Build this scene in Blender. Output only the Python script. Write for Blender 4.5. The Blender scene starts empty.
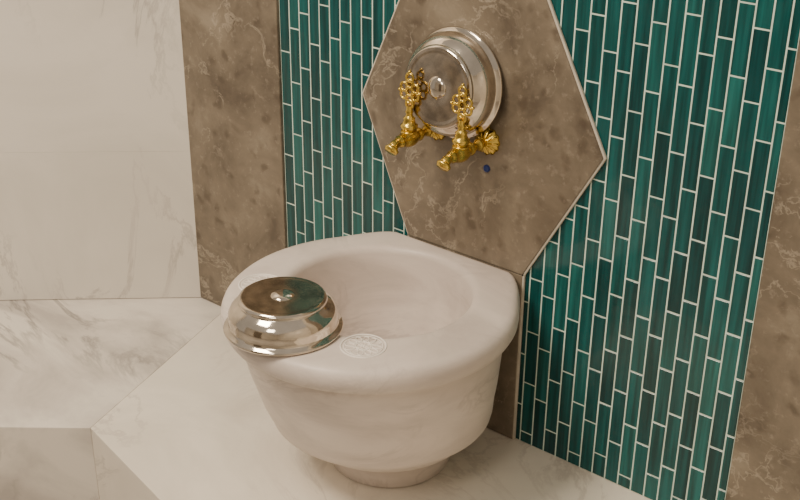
import bpy, math, random
from mathutils import Vector, Matrix
random.seed(4)
S=1.15; BZ=0.42
def P(x,y,z): return (x*S, y*S, BZ+z*S)

# ---------------- materials ----------------
def newmat(name):
    m=bpy.data.materials.new(name); m.use_nodes=True
    nt=m.node_tree; b=nt.nodes['Principled BSDF']
    return m,nt,b
def N(nt,t,**kw):
    n=nt.nodes.new(t)
    for k,v in kw.items():
        if k in n.inputs: n.inputs[k].default_value=v
        else: setattr(n,k,v)
    return n
def ramp(nt,stops):
    r=nt.nodes.new('ShaderNodeValToRGB'); e=r.color_ramp.elements
    while len(e)<len(stops): e.new(0.5)
    for i,(p,c) in enumerate(stops):
        e[i].position=p; e[i].color=(c[0],c[1],c[2],1) if not isinstance(c,float) else (c,c,c,1)
    return r
def mix(nt,a,b,f,mode='MIX'):
    m=nt.nodes.new('ShaderNodeMix'); m.data_type='RGBA'; m.blend_type=mode
    for sock,v in ((m.inputs[6],a),(m.inputs[7],b),(m.inputs[0],f)):
        if isinstance(v,bpy.types.NodeSocket): nt.links.new(v,sock)
        elif isinstance(v,(int,float)): sock.default_value=v
        else: sock.default_value=(v[0],v[1],v[2],1)
    return m.outputs[2]
def marble(name,base,cloud,vein,scale=2.0,off=0.0,vein_amt=0.6,rough=0.3,rot=0.6,bump=0.0,stretch=(1,1,1),vw=.028):
    m,nt,b=newmat(name); L=nt.links.new
    tc=N(nt,'ShaderNodeTexCoord'); mp=N(nt,'ShaderNodeMapping')
    mp.inputs['Location'].default_value=(off,off*1.7,off*.6); mp.inputs['Rotation'].default_value=(rot,rot*.5,rot*1.3)
    mp.inputs['Scale'].default_value=stretch
    L(tc.outputs['Object'],mp.inputs[0])
    n1=N(nt,'ShaderNodeTexNoise',Scale=scale,Detail=6.0,Roughness=.6,Distortion=1.2); L(mp.outputs[0],n1.inputs['Vector'])
    r1=ramp(nt,[(.38,cloud),(.6,base)]); L(n1.outputs[0],r1.inputs[0])
    n2=N(nt,'ShaderNodeTexNoise',Scale=scale*.9,Detail=7.0,Roughness=.62,Distortion=1.8); 
    mp2=N(nt,'ShaderNodeMapping'); mp2.inputs['Location'].default_value=(5+off,3,1); mp2.inputs['Rotation'].default_value=(0,0,.5); mp2.inputs['Scale'].default_value=(.6,1.7,1.3)
    L(mp.outputs[0],mp2.inputs[0]); L(mp2.outputs[0],n2.inputs['Vector'])
    r2=ramp(nt,[(.5-vw,0.0),(.5,1.0),(.5+vw,0.0)]); L(n2.outputs[0],r2.inputs[0])
    n3=N(nt,'ShaderNodeTexNoise',Scale=scale*1.1,Detail=2.0); L(mp2.outputs[0],n3.inputs['Vector'])
    r3=ramp(nt,[(.45,0.0),(.65,1.0)]); L(n3.outputs[0],r3.inputs[0])
    ma=N(nt,'ShaderNodeMath',operation='MULTIPLY'); L(r2.outputs[0],ma.inputs[0]); L(r3.outputs[0],ma.inputs[1])
    mb=N(nt,'ShaderNodeMath',operation='MULTIPLY'); L(ma.outputs[0],mb.inputs[0]); mb.inputs[1].default_value=vein_amt
    c=mix(nt,r1.outputs[0],vein,mb.outputs[0]); L(c,b.inputs['Base Color'])
    b.inputs['Roughness'].default_value=rough
    if bump:
        nb=N(nt,'ShaderNodeTexNoise',Scale=60.0,Detail=4.0); L(tc.outputs['Object'],nb.inputs['Vector'])
        bp=N(nt,'ShaderNodeBump',Strength=bump,Distance=.002); L(nb.outputs[0],bp.inputs['Height']); L(bp.outputs[0],b.inputs['Normal'])
    return m
M_wall=marble('white_marble_wall',(.80,.755,.685),(.70,.655,.59),(.36,.33,.30),1.9,12.5,.55,.3,rot=.9,vw=.022)
M_benchL=marble('bench_marble_veined',(.78,.725,.65),(.50,.455,.415),(.28,.255,.235),2.6,7.4,.8,.25,stretch=(.7,1.6,1),vw=.04)
M_benchR=marble('bench_marble_white',(.86,.80,.70),(.74,.68,.59),(.50,.44,.39),2.6,3.0,.55,.25)
M_basin=marble('basin_marble',(.74,.655,.595),(.60,.525,.475),(.42,.36,.33),4.6,11.0,.5,.42,bump=.25,stretch=(.7,.7,1.8),vw=.045)
M_floor=marble('floor_marble',(.5,.47,.43),(.38,.35,.32),(.25,.22,.2),1.5,5.0,.5,.3)

def brown(name):
    m,nt,b=newmat(name); L=nt.links.new
    tc=N(nt,'ShaderNodeTexCoord')
    n1=N(nt,'ShaderNodeTexNoise',Scale=8.0,Detail=8.0,Roughness=.65,Distortion=.4); L(tc.outputs['Object'],n1.inputs['Vector'])
    r1=ramp(nt,[(.33,(.105,.082,.060)),(.45,(.160,.130,.096)),(.57,(.210,.172,.128)),(.70,(.285,.240,.182))]); L(n1.outputs[0],r1.inputs[0])
    v=N(nt,'ShaderNodeTexVoronoi',Scale=30.0,feature='F1')
    nd=N(nt,'ShaderNodeTexNoise',Scale=22.0,Detail=4.0); L(tc.outputs['Object'],nd.inputs['Vector'])
    va=N(nt,'ShaderNodeVectorMath',operation='MULTIPLY_ADD'); L(nd.outputs['Color'],va.inputs[0]); va.inputs[1].default_value=(.06,.06,.06); L(tc.outputs['Object'],va.inputs[2])
    L(va.outputs[0],v.inputs['Vector'])
    r2=ramp(nt,[(.15,.6),(.40,.0)]); L(v.outputs['Distance'],r2.inputs[0])
    sp=N(nt,'ShaderNodeSeparateColor'); L(v.outputs['Color'],sp.inputs[0])
    r2b=ramp(nt,[(.40,.0),(.55,1.0)]); L(sp.outputs[0],r2b.inputs[0])
    mm=N(nt,'ShaderNodeMath',operation='MULTIPLY'); L(r2.outputs[0],mm.inputs[0]); L(r2b.outputs[0],mm.inputs[1])
    c1=mix(nt,r1.outputs[0],(.08,.058,.040),mm.outputs[0])
    n4=N(nt,'ShaderNodeTexNoise',Scale=4.5,Detail=6.0,Roughness=.62,Distortion=.9); L(va.outputs[0],n4.inputs['Vector'])
    r4=ramp(nt,[(.489,0.0),(.5,.55),(.511,0.0)]); L(n4.outputs[0],r4.inputs[0])
    n4b=N(nt,'ShaderNodeTexNoise',Scale=6.0,Detail=1.0); L(tc.outputs['Object'],n4b.inputs['Vector'])
    r4b=ramp(nt,[(.42,0.0),(.52,1.0)]); L(n4b.outputs[0],r4b.inputs[0])
    m4=N(nt,'ShaderNodeMath',operation='MULTIPLY'); L(r4.outputs[0],m4.inputs[0]); L(r4b.outputs[0],m4.inputs[1])
    c2=mix(nt,c1,(.44,.38,.30),m4.outputs[0])
    n5=N(nt,'ShaderNodeTexNoise',Scale=60.0,Detail=5.0,Roughness=.7); L(tc.outputs['Object'],n5.inputs['Vector'])
    r5=ramp(nt,[(.56,0.0),(.68,.35)]); L(n5.outputs[0],r5.inputs[0])
    c3=mix(nt,c2,(.40,.345,.275),r5.outputs[0])
    L(c3,b.inputs['Base Color']); b.inputs['Roughness'].default_value=.34
    return m
M_brown=brown('brown_emperador_marble')

def simple(name,col,rough=.5,metal=0.0,noise=0.0,ns=40,bump=0):
    m,nt,b=newmat(name); L=nt.links.new
    b.inputs['Metallic'].default_value=metal; b.inputs['Roughness'].default_value=rough
    tc=N(nt,'ShaderNodeTexCoord'); n=N(nt,'ShaderNodeTexNoise',Scale=float(ns),Detail=3.0); L(tc.outputs['Object'],n.inputs['Vector'])
    lo=tuple(c*(1-noise) for c in col); hi=tuple(min(1,c*(1+noise)) for c in col)
    r=ramp(nt,[(.35,lo),(.65,hi)]); L(n.outputs[0],r.inputs[0]); L(r.outputs[0],b.inputs['Base Color'])
    if bump:
        bp=N(nt,'ShaderNodeBump',Strength=bump,Distance=.001); L(n.outputs[0],bp.inputs['Height']); L(bp.outputs[0],b.inputs['Normal'])
    return m
M_grout=simple('pale_grout',(.68,.82,.74),.8,0,.1)
M_trim=simple('cream_joint',(.58,.53,.45),.6,0,.08)
M_brass=simple('polished_brass',(.72,.52,.12),.24,1,.25,90,.2)
M_silver=simple('tinned_silver',(.70,.63,.54),.09,1,.15,25,.10)
M_silver2=simple('dark_silver_base',(.46,.39,.31),.16,1,.28,45,.15)  # darker, browner silver for the disc around the bowl's boss
M_blue=simple('blue_enamel',(.01,.03,.16),.3,0,.1)
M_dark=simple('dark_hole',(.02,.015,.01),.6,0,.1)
M_relief=simple('carved_relief_white',(.90,.85,.79),.45,0,.06)

def tilemat():
    m,nt,b=newmat('green_glass_tile'); L=nt.links.new
    g=N(nt,'ShaderNodeNewGeometry'); tc=N(nt,'ShaderNodeTexCoord')
    r=ramp(nt,[(0,(.003,.054,.058)),(.4,(.004,.074,.076)),(.75,(.006,.092,.093)),(1,(.014,.130,.124))]); L(g.outputs['Random Per Island'],r.inputs[0])
    mp=N(nt,'ShaderNodeMapping'); mp.inputs['Scale'].default_value=(140,140,7); L(tc.outputs['Object'],mp.inputs[0])
    n=N(nt,'ShaderNodeTexNoise',Scale=1.0,Detail=4.0); L(mp.outputs[0],n.inputs['Vector'])
    r2=ramp(nt,[(.35,(.6,.6,.6)),(.7,(1.35,1.35,1.35))]); L(n.outputs[0],r2.inputs[0])
    c=mix(nt,r.outputs[0],r2.outputs[0],1.0,'MULTIPLY'); L(c,b.inputs['Base Color'])
    b.inputs['Roughness'].default_value=.15
    n2=N(nt,'ShaderNodeTexNoise',Scale=30.0,Detail=1.0); L(tc.outputs['Object'],n2.inputs['Vector'])
    bp=N(nt,'ShaderNodeBump',Strength=.3,Distance=.003); L(n2.outputs[0],bp.inputs['Height']); L(bp.outputs[0],b.inputs['Normal'])
    return m
M_tile=tilemat()

# ---------------- mesh builder ----------------
class MB:
    def __init__(s): s.v=[];s.f=[];s.m=[];s.sm=[]
    def add(s,vs,fs,mi=0,smooth=False,mat=None):
        o=len(s.v)
        for p in vs:
            p=Vector(p)
            s.v.append(tuple(mat@p) if mat else tuple(p))
        for f in fs: s.f.append([i+o for i in f]); s.m.append(mi); s.sm.append(smooth)
    def lathe(s,prof,mat=None,seg=48,mi=0,rf=None,smooth=True,cap0=True,cap1=True):
        vs=[];fs=[]
        for r,z in prof:
            for k in range(seg):
                t=2*math.pi*k/seg; rr=r*(rf(t,r,z) if rf else 1)
                vs.append((rr*math.cos(t),rr*math.sin(t),z))
        for i in range(len(prof)-1):
            for k in range(seg):
                a=i*seg+k;b=i*seg+(k+1)%seg
                fs.append((a,b,b+seg,a+seg))
        s.add(vs,fs,mi,smooth,mat)
        n=len(prof)-1
        if cap0: s.add([vs[k] for k in range(seg)],[tuple(range(seg))[::-1]],mi,False,mat)
        if cap1: s.add([vs[n*seg+k] for k in range(seg)],[tuple(range(seg))],mi,False,mat)
    def torus(s,R,r,mat=None,a=24,b=10,mi=0,sx=1,sy=1):
        vs=[];fs=[]
        for i in range(a):
            t=2*math.pi*i/a
            for j in range(b):
                u=2*math.pi*j/b
                vs.append(((R+r*math.cos(u))*math.cos(t)*sx,(R+r*math.cos(u))*math.sin(t)*sy,r*math.sin(u)))
        for i in range(a):
            for j in range(b):
                fs.append((i*b+j,((i+1)%a)*b+j,((i+1)%a)*b+(j+1)%b,i*b+(j+1)%b))
        s.add(vs,fs,mi,True,mat)
    def tube(s,pts,rads,mat=None,b=16,mi=0):
        pts=[Vector(p) for p in pts]; vs=[];fs=[]
        for i,p in enumerate(pts):
            d=(pts[min(i+1,len(pts)-1)]-pts[max(i-1,0)]).normalized()
            x=Vector((1,0,0))
            if abs(d.x)>.8: x=Vector((0,1,0))
            y=d.cross(x).normalized(); x=y.cross(d).normalized()
            for j in range(b):
                u=2*math.pi*j/b; vs.append(p+x*rads[i]*math.cos(u)+y*rads[i]*math.sin(u))
        for i in range(len(pts)-1):
            for j in range(b): fs.append((i*b+j,i*b+(j+1)%b,(i+1)*b+(j+1)%b,(i+1)*b+j))
        fs.append(tuple(range(b))[::-1]); fs.append(tuple((len(pts)-1)*b+j for j in range(b)))
        s.add(vs,fs,mi,True,mat)
    def prism(s,poly,z0,z1,mi=0,mat=None):
        n=len(poly); vs=[(x,y,z0) for x,y in poly]+[(x,y,z1) for x,y in poly]
        fs=[tuple(range(n))[::-1],tuple(range(n,2*n))]+[(i,(i+1)%n,(i+1)%n+n,i+n) for i in range(n)]
        s.add(vs,fs,mi,False,mat)
    def box(s,a,b,mi=0,mat=None):
        s.prism([(a[0],a[1]),(b[0],a[1]),(b[0],b[1]),(a[0],b[1])],a[2],b[2],mi,mat)
    def obj(s,name,mats,bevel=0,loc=None,segs=2,parent=None,angle=40):
        me=bpy.data.meshes.new(name); me.from_pydata(s.v,[],s.f)
        for m in mats: me.materials.append(m)
        for p,mi,sm in zip(me.polygons,s.m,s.sm): p.material_index=mi; p.use_smooth=sm
        me.validate()
        import bmesh
        bm=bmesh.new(); bm.from_mesh(me); bmesh.ops.recalc_face_normals(bm,faces=bm.faces); bm.to_mesh(me); bm.free()
        o=bpy.data.objects.new(name,me); bpy.context.scene.collection.objects.link(o)
        if loc:
            me.transform(Matrix.Translation(-Vector(loc))); o.location=loc
        if bevel:
            bv=o.modifiers.new('bevel','BEVEL'); bv.width=bevel; bv.segments=segs; bv.limit_method='ANGLE'; bv.angle_limit=math.radians(angle)
        if parent: o.parent=parent
        return o

YW=1.226
ZT=1.75
ZF=-BZ/S
xl,yl=-1.466,YW
dl=Vector((-.7398,-.6726)); nl=Vector((-.6726,.7398))

mb=MB(); mb.box(P(xl-.02,YW+.0003,ZF),P(1.2,YW+.12,ZT))
mb.obj('wall_back',[M_trim])
# mosaic
mb=MB(); w=.0205*S; L=.084*S; gx=.0024; x=-1.238*S
zb=BZ+.0015
k=0
while x < -.449*S-.01:
    z=zb-[0,.5,.22,.72][k%4]*L - random.uniform(0,.07)*L; k+=1
    while z<BZ+1.3*S:
        z0=max(z,zb); z1=z+L-gx
        if z1-z0>.006:
            d=random.uniform(0,.0003)
            x1=min(x+w-gx,-.449*S)
            yb=YW*S; yf=1.2215*S-d; c=.0005
            vs=[(x,yb,z0),(x1,yb,z0),(x1,yb,z1),(x,yb,z1),(x,yf+c,z0),(x1,yf+c,z0),(x1,yf+c,z1),(x,yf+c,z1),(x+c,yf,z0+c),(x1-c,yf,z0+c),(x1-c,yf,z1-c),(x+c,yf,z1-c)]
            fs=[(8,9,10,11),(4,5,9,8),(5,6,10,9),(6,7,11,10),(7,4,8,11),(0,1,5,4),(1,2,6,5),(2,3,7,6),(3,0,4,7)]
            mb.add(vs,fs)
        z+=L
    x+=w
mb.box((-1.239*S,1.2215*S+.0006,BZ+.001),(-.448*S,YW*S,BZ+1.3*S),1)
mb.obj('mosaic_tile_panel',[M_tile,M_grout])
mb=MB(); mb.box(P(-1.464,1.217,.0012),P(-1.240,YW,1.3)); mb.obj('marble_band',[M_brown],.002)
mb=MB(); mb.box(P(-.447,1.217,.0012),P(-.20,YW,1.3)); mb.obj('marble_band',[M_brown],.002)
HEX=[(-.979,.274),(-.777,.274),(-.668,.473),(-.775,.674),(-.975,.674),(-1.067,.473)]
def scalepoly(p,d):
    cx=sum(q[0] for q in p)/len(p); cz=sum(q[1] for q in p)/len(p)
    return [(cx+(x-cx)*(1+d),cz+(z-cz)*(1+d)) for x,z in p]
def vertprism(mb,poly,y0,y1,mi):
    n=len(poly)
    vs=[P(x,y0,z) for x,z in poly]+[P(x,y1,z) for x,z in poly]
    fs=[tuple(range(n)),tuple(range(n,2*n))[::-1]]+[(i,(i+1)%n,(i+1)%n+n,i+n) for i in range(n)]
    mb.add(vs,fs,mi)
mb=MB(); YB=1.2211
vertprism(mb,HEX,1.2148,YB,0)
vertprism(mb,[(-.979,.0012),(-.777,.0012),(-.777,.273),(-.979,.273)],1.2155,YB,0)
vertprism(mb,scalepoly(HEX,.016),1.2165,YB-.0001,1)
vertprism(mb,[(-.982,.0012),(-.7742,.0012),(-.7742,.28),(-.982,.28)],1.2165,YB-.0001,1)
mb.obj('hexagonal_marble_panel',[M_brown,M_trim],.0012)

def LW(s,d,z):
    q=Vector((xl,yl))+dl*s-nl*d
    return P(q.x,q.y,z)
mb=MB()
def lbox(mb,s0,s1,d0,d1,z0,z1,mi=0):
    vs=[LW(s,d,z) for z in (z0,z1) for s,d in ((s0,d0),(s1,d0),(s1,d1),(s0,d1))]
    mb.add(vs,[(0,1,2,3),(4,5,6,7),(0,1,5,4),(1,2,6,5),(2,3,7,6),(3,0,4,7)],mi)
lbox(mb,-.10,2.2,-.12,-.001,ZF,ZT); mb.obj('wall_left',[M_trim])
mb=MB()
for z0,z1 in ((.0012,.284),(.2842,.76),(.7602,1.3)):
    off=.0 if z0<.1 or z0>.7 else .35
    ss=[-.0,.78+off*.5,1.6,2.2]
    for i in range(3): lbox(mb,ss[i]+.0002,ss[i+1],-.001,.008,z0,z1)
mb.obj('marble_wall_cladding',[M_wall],.0003)

c0=(-1.277,.833)
def s2(p): return (p[0]*S,p[1]*S)
lend=Vector((xl,yl))+dl*2.1; 
fl=Vector(c0)+Vector((-.774,-.633))*2.0
mb=MB(); e=.0002
mb.prism([s2((c0[0]-e,c0[1])),s2((-1.4004,1.2255)),s2((xl,1.2255)),s2(lend),s2(fl)],0.0,BZ,0)
mb.prism([s2((c0[0]+e*.3,c0[1])),s2((.9,.833-.045/.214*2.177)),s2((.9,1.2255)),s2((-1.4,1.2255))],0.0,BZ,1)
mb.obj('marble_bench',[M_benchL,M_benchR],.0012)

mb=MB(); mb.box((-4.2,-3.2,-.1),(2.4,1.6,0)); mb.obj('floor',[M_floor])
mb=MB(); mb.box((1.04,-2.4,0),(1.2,1.4,2.4)); mb.obj('wall_right',[M_wall])
mb=MB(); mb.box((-3.6,-2.5,0),(1.2,-2.35,2.4)); mb.box((-2.0,-2.35,0),(-1.0,-2.33,2.0),1); mb.obj('wall_front',[M_wall,M_brown])

# ---------------- basin ----------------
cx,cy=-.898,1.036; BK=1.2142
def outline(r,t,sx,sy,corner):
    X=cx+sx;Y=cy+sy
    ux,uy=math.cos(t),math.sin(t)
    px,py=X+r*ux,Y+r*uy
    lim=BK
    if corner is not None:
        lim=BK-corner
        if uy>0:
            D=lim-Y; ang=abs(math.atan2(ux,uy)); half=.106-corner; a0=math.atan2(half,D); rc=math.hypot(half,D)
            if ang<=a0: rr=D/math.cos(ang)
            elif ang<a0+.45: k=(ang-a0)/.45; k=k*k*(3-2*k); rr=rc*(1-k)+r*k
            else: rr=r
            px,py=X+rr*ux,Y+rr*uy
    py=min(py,lim)
    return px,py
C=None
prof=[
(0.0008,.082,.004,.038,C),(.004,.087,.004,.038,C),(.026,.088,.004,.038,C),(.034,.084,.004,.037,C),(.038,.086,.004,.036,C),
(.044,.098,.003,.034,C),(.052,.112,.003,.032,C),(.062,.124,.003,.029,C),(.074,.134,.002,.027,C),(.084,.140,.002,.025,C),(.0865,.141,.002,.024,C),(.0885,.150,.002,.023,C),(.093,.1545,.002,.021,C),(.102,.157,.002,.020,C),(.125,.162,.001,.015,C),(.15,.167,.001,.012,C),(.18,.1725,0,.008,C),(.205,.176,0,.005,C),(.230,.178,0,.003,C),(.236,.180,0,0.002,C),(.2385,.188,0,0,0),(.242,.194,0,0,0),(.248,.1972,0,0,0),(.255,.1982,0,0,0),(.262,.1978,0,0,0),(.268,.1955,0,0,.0006),(.272,.1915,0,0,.0015),(.2738,.186,0,0,.003),(.2745,.179,0,0,.006),
(.2745,.160,-.002,.010,C),(.2742,.140,-.003,.018,C),(.2732,.134,-.004,.020,C),(.270,.129,-.004,.021,C),(.264,.1265,-.004,.021,C),(.24,.124,-.004,.021,C),(.20,.119,-.004,.021,C),(.16,.108,-.004,.021,C),(.13,.092,-.004,.021,C),(.11,.070,-.004,.021,C),(.10,.045,-.004,.021,C),(.097,.02,-.004,.021,C),(.0965,.012,-.004,.021,C)]
seg=144
mb=MB(); vs=[];fs=[]
for (z,r,sx,sy,c) in prof:
    for k in range(seg):
        t=2*math.pi*k/seg
        x,y=outline(r,t,sx,sy,c); vs.append(P(x,y,z))
for i in range(len(prof)-1):
    for k in range(seg):
        a=i*seg+k;b=i*seg+(k+1)%seg; fs.append((a,b,b+seg,a+seg))
fs.append(tuple(range(seg))[::-1]); fs.append(tuple((len(prof)-1)*seg+k for k in range(seg)))
mb.add(vs,fs,0,True)
mb.torus(.013*S,.002,Matrix.Translation(P(cx-.004,cy+.021,.0972)),mi=2)
mb.lathe([(.011*S,0),(.011*S,.002)],Matrix.Translation(P(cx-.004,cy+.021,.0968)),mi=2)
def rosette(px,py,R):
    T=Matrix.Translation(P(px,py,.2746))
    R*=S
    mb.torus(R,.0013,T,48,8,1); mb.torus(R*.86,.0008,T,48,8,1); mb.torus(R*.34,.0010,T,32,8,1)
    for k in range(12):
        A=T@Matrix.Rotation(2*math.pi*k/12,4,'Z')@Matrix.Translation((R*.6,0,0))
        mb.torus(R*.2,.0009,A,16,6,1,sx=1.05,sy=.62)
    for k in range(6):
        A=T@Matrix.Rotation(2*math.pi*k/6,4,'Z')@Matrix.Translation((R*.17,0,0))
        mb.torus(R*.12,.0008,A,12,6,1,sx=1,sy=.5)
rosette(-.816,.928,.028); rosette(-1.030,.962,.029)
mb.obj('marble_basin',[M_basin,M_relief,M_dark],loc=P(cx,cy,0))

# ---------------- metal bowls ----------------
def bowl(name,mat,k):
    mb=MB()
    prof=[(.0705,.0),(.0745,.0008),(.0755,.0028),(.0740,.0048),(.0700,.0062),(.0685,.010),(.0690,.0160),(.0685,.0225),(.0655,.0290),(.0605,.0345),(.0565,.0375),(.0550,.0390),(.0555,.0405),(.0550,.0425),(.0525,.0440)]
    mb.lathe([(r*k,z*k) for r,z in prof],seg=96,cap0=False,cap1=False)
    top=[(.0525,.0440),(.0500,.0446),(.0470,.0440),(.0440,.0440),(.0300,.0446),(.0220,.0449),(.0170,.0446),(.0150,.0446)]
    mb.lathe([(r*k,z*k) for r,z in top],seg=96,mi=1,cap0=False,cap1=False)
    mb.lathe([(r*k,z*k) for r,z in ((.0150,.0446),(.0140,.0460),(.0110,.0474),(.007,.0485),(.003,.0490),(.0003,.0491))],seg=96,cap0=False,cap1=True)
    inner=[(.0705,0),(.0680,.006),(.0670,.010),(.0675,.016),(.067,.0225),(.064,.0285),(.058,.034),(.05,.0395),(.02,.0405),(.0003,.041)]
    mb.lathe([(r*k,z*k) for r,z in inner],seg=96,cap0=False,cap1=True)
    o=mb.obj(name,[M_silver,M_silver2]); o.matrix_world=mat; return o
bowl('metal_bowl',Matrix.Translation(P(-.924,.899,.2748)),S)
bowl('metal_bowl',Matrix.Translation(Vector(P(-.893,1.2147,.5265))+Vector((0,-.0085,0)))@Matrix.Rotation(math.radians(90-5.2),4,'X'),S*1.0)

# ---------------- taps ----------------
def tap(px,pz):
    mb=MB(); 
    W=Matrix.Translation(P(px,1.2147,pz))@Matrix.Rotation(math.radians(90),4,'X')
    def scal(t,r,z): return 1+.10*abs(math.cos(6*t))-.05 if r>.008 else 1
    mb.lathe([(.0215,0),(.0220,.002),(.0200,.0050),(.0140,.0085),(.0095,.011),(.0075,.0125)],W,96,0,scal)
    for i in range(12):
        A=W@Matrix.Rotation(2*math.pi*i/12,4,'Z')
        mb.tube([(.008,0,.0115),(.015,0,.0082),(.0215,0,.003)],[.0012,.0018,.0022],A,8)
    mb.lathe([(.0068,.010),(.0062,.020),(.0090,.023),(.0100,.026),(.0090,.029),(.0070,.032),(.0070,.040),(.0095,.044),(.0110,.048),(.0095,.052),(.0085,.055),(.0120,.060),(.0140,.067),(.0140,.075),(.0120,.083),(.0088,.089),(.0098,.091),(.0098,.094),(.0075,.097),(.0070,.101)],W,32)
    pts=[];rad=[]
    for i in range(11):
        a=i/10*math.radians(50); pts.append((0,-.013*(1-math.cos(a)),.097+.016*math.sin(a))); rad.append(.0068+.0012*(i/10))
    mb.tube(pts,rad,W,16)
    d=Vector(pts[-1])-Vector(pts[-2]); d.normalize(); e=Vector(pts[-1])
    mb.tube([e,e+d*.003,e+d*.005,e+d*.009],[.008,.0115,.0115,.0095],W,20)
    V=Matrix.Translation(Vector(P(px,1.2147,pz))+Vector((0,-.071,0)))
    mb.lathe([(.0110,.006),(.0115,.016),(.0135,.018),(.0135,.022),(.0105,.024),(.0085,.030),(.0095,.033),(.0060,.036),(.0050,.040),(.0068,.043),(.0050,.046),(.0042,.052)],V,32)
    H=V@Matrix.Translation((0,0,.050))@Matrix.Rotation(math.radians(90),4,'X')@Matrix.Scale(1.25,4)
    r=.0052
    cents=[(0,.004)]
    cc=(0,.020)
    cents+= [cc]+[(cc[0]+.0098*math.sin(2*math.pi*i/6),cc[1]+.0098*math.cos(2*math.pi*i/6)) for i in range(6)]
    cents+=[(0,.0375)]
    for (x,y) in cents:
        mb.torus(r,.0017,H@Matrix.Translation((x,y,0)),20,8)
    for x,y in ((-.0155,.020),(.0155,.020),(0,.045)):
        mb.lathe([(.0003,-.0022),(.0016,-.0016),(.0022,0),(.0016,.0016),(.0003,.0022)],H@Matrix.Translation((x,y,0)),12)
    mb.torus(.0118,.0016,V@Matrix.Translation((0,0,.011)))
    return mb.obj('brass_tap',[M_brass],loc=P(px,1.2147,pz))
tap(-.843,.455); tap(-.930,.455)
mb=MB(); mb.lathe([(.0060,0),(.0060,.002),(.0045,.0035)],Matrix.Translation(P(-.8430,1.2147,.415))@Matrix.Rotation(math.radians(90),4,'X'),24)
mb.obj('blue_wall_plug',[M_blue])

# ---------------- lights ----------------
def area(name,loc,target,size,power,col):
    l=bpy.data.lights.new(name,'AREA'); l.size=size; l.energy=power; l.color=col
    o=bpy.data.objects.new(name,l); bpy.context.scene.collection.objects.link(o); o.location=loc
    o.rotation_euler=(Vector(target)-Vector(loc)).to_track_quat('-Z','Y').to_euler(); return o
area('ceiling_lamp',(-1.5,-.1,2.9),(-1.45,1.2,.5),.8,60,(1,.85,.66))
area('ceiling_lamp',(-.5,-1.0,2.5),(-1.2,1.3,.7),.6,13,(1,.88,.73))
w=bpy.data.worlds.new('World'); bpy.context.scene.world=w; w.use_nodes=True
bg=w.node_tree.nodes['Background']; bg.inputs[0].default_value=(1,.87,.72,1); bg.inputs[1].default_value=.45

# ---------------- camera ----------------
h=Vector((-.6334,.7738,0)); R=Vector((.7738,.6334,0)); p=math.radians(25.7)
F=h*math.cos(p)-Vector((0,0,math.sin(p))); U=h*math.sin(p)+Vector((0,0,math.cos(p)))
Rc=(R+.01*U).normalized(); Uc=(U-.01*R).normalized()
cam=bpy.data.cameras.new('camera'); co=bpy.data.objects.new('camera',cam); bpy.context.scene.collection.objects.link(co)
cam.sensor_width=36; cam.lens=1165/800*36; cam.clip_start=.05
M=Matrix((Rc,Uc,-F)).transposed().to_4x4(); M.translation=Vector(P(0,0,1.0)); co.matrix_world=M
bpy.context.scene.camera=co
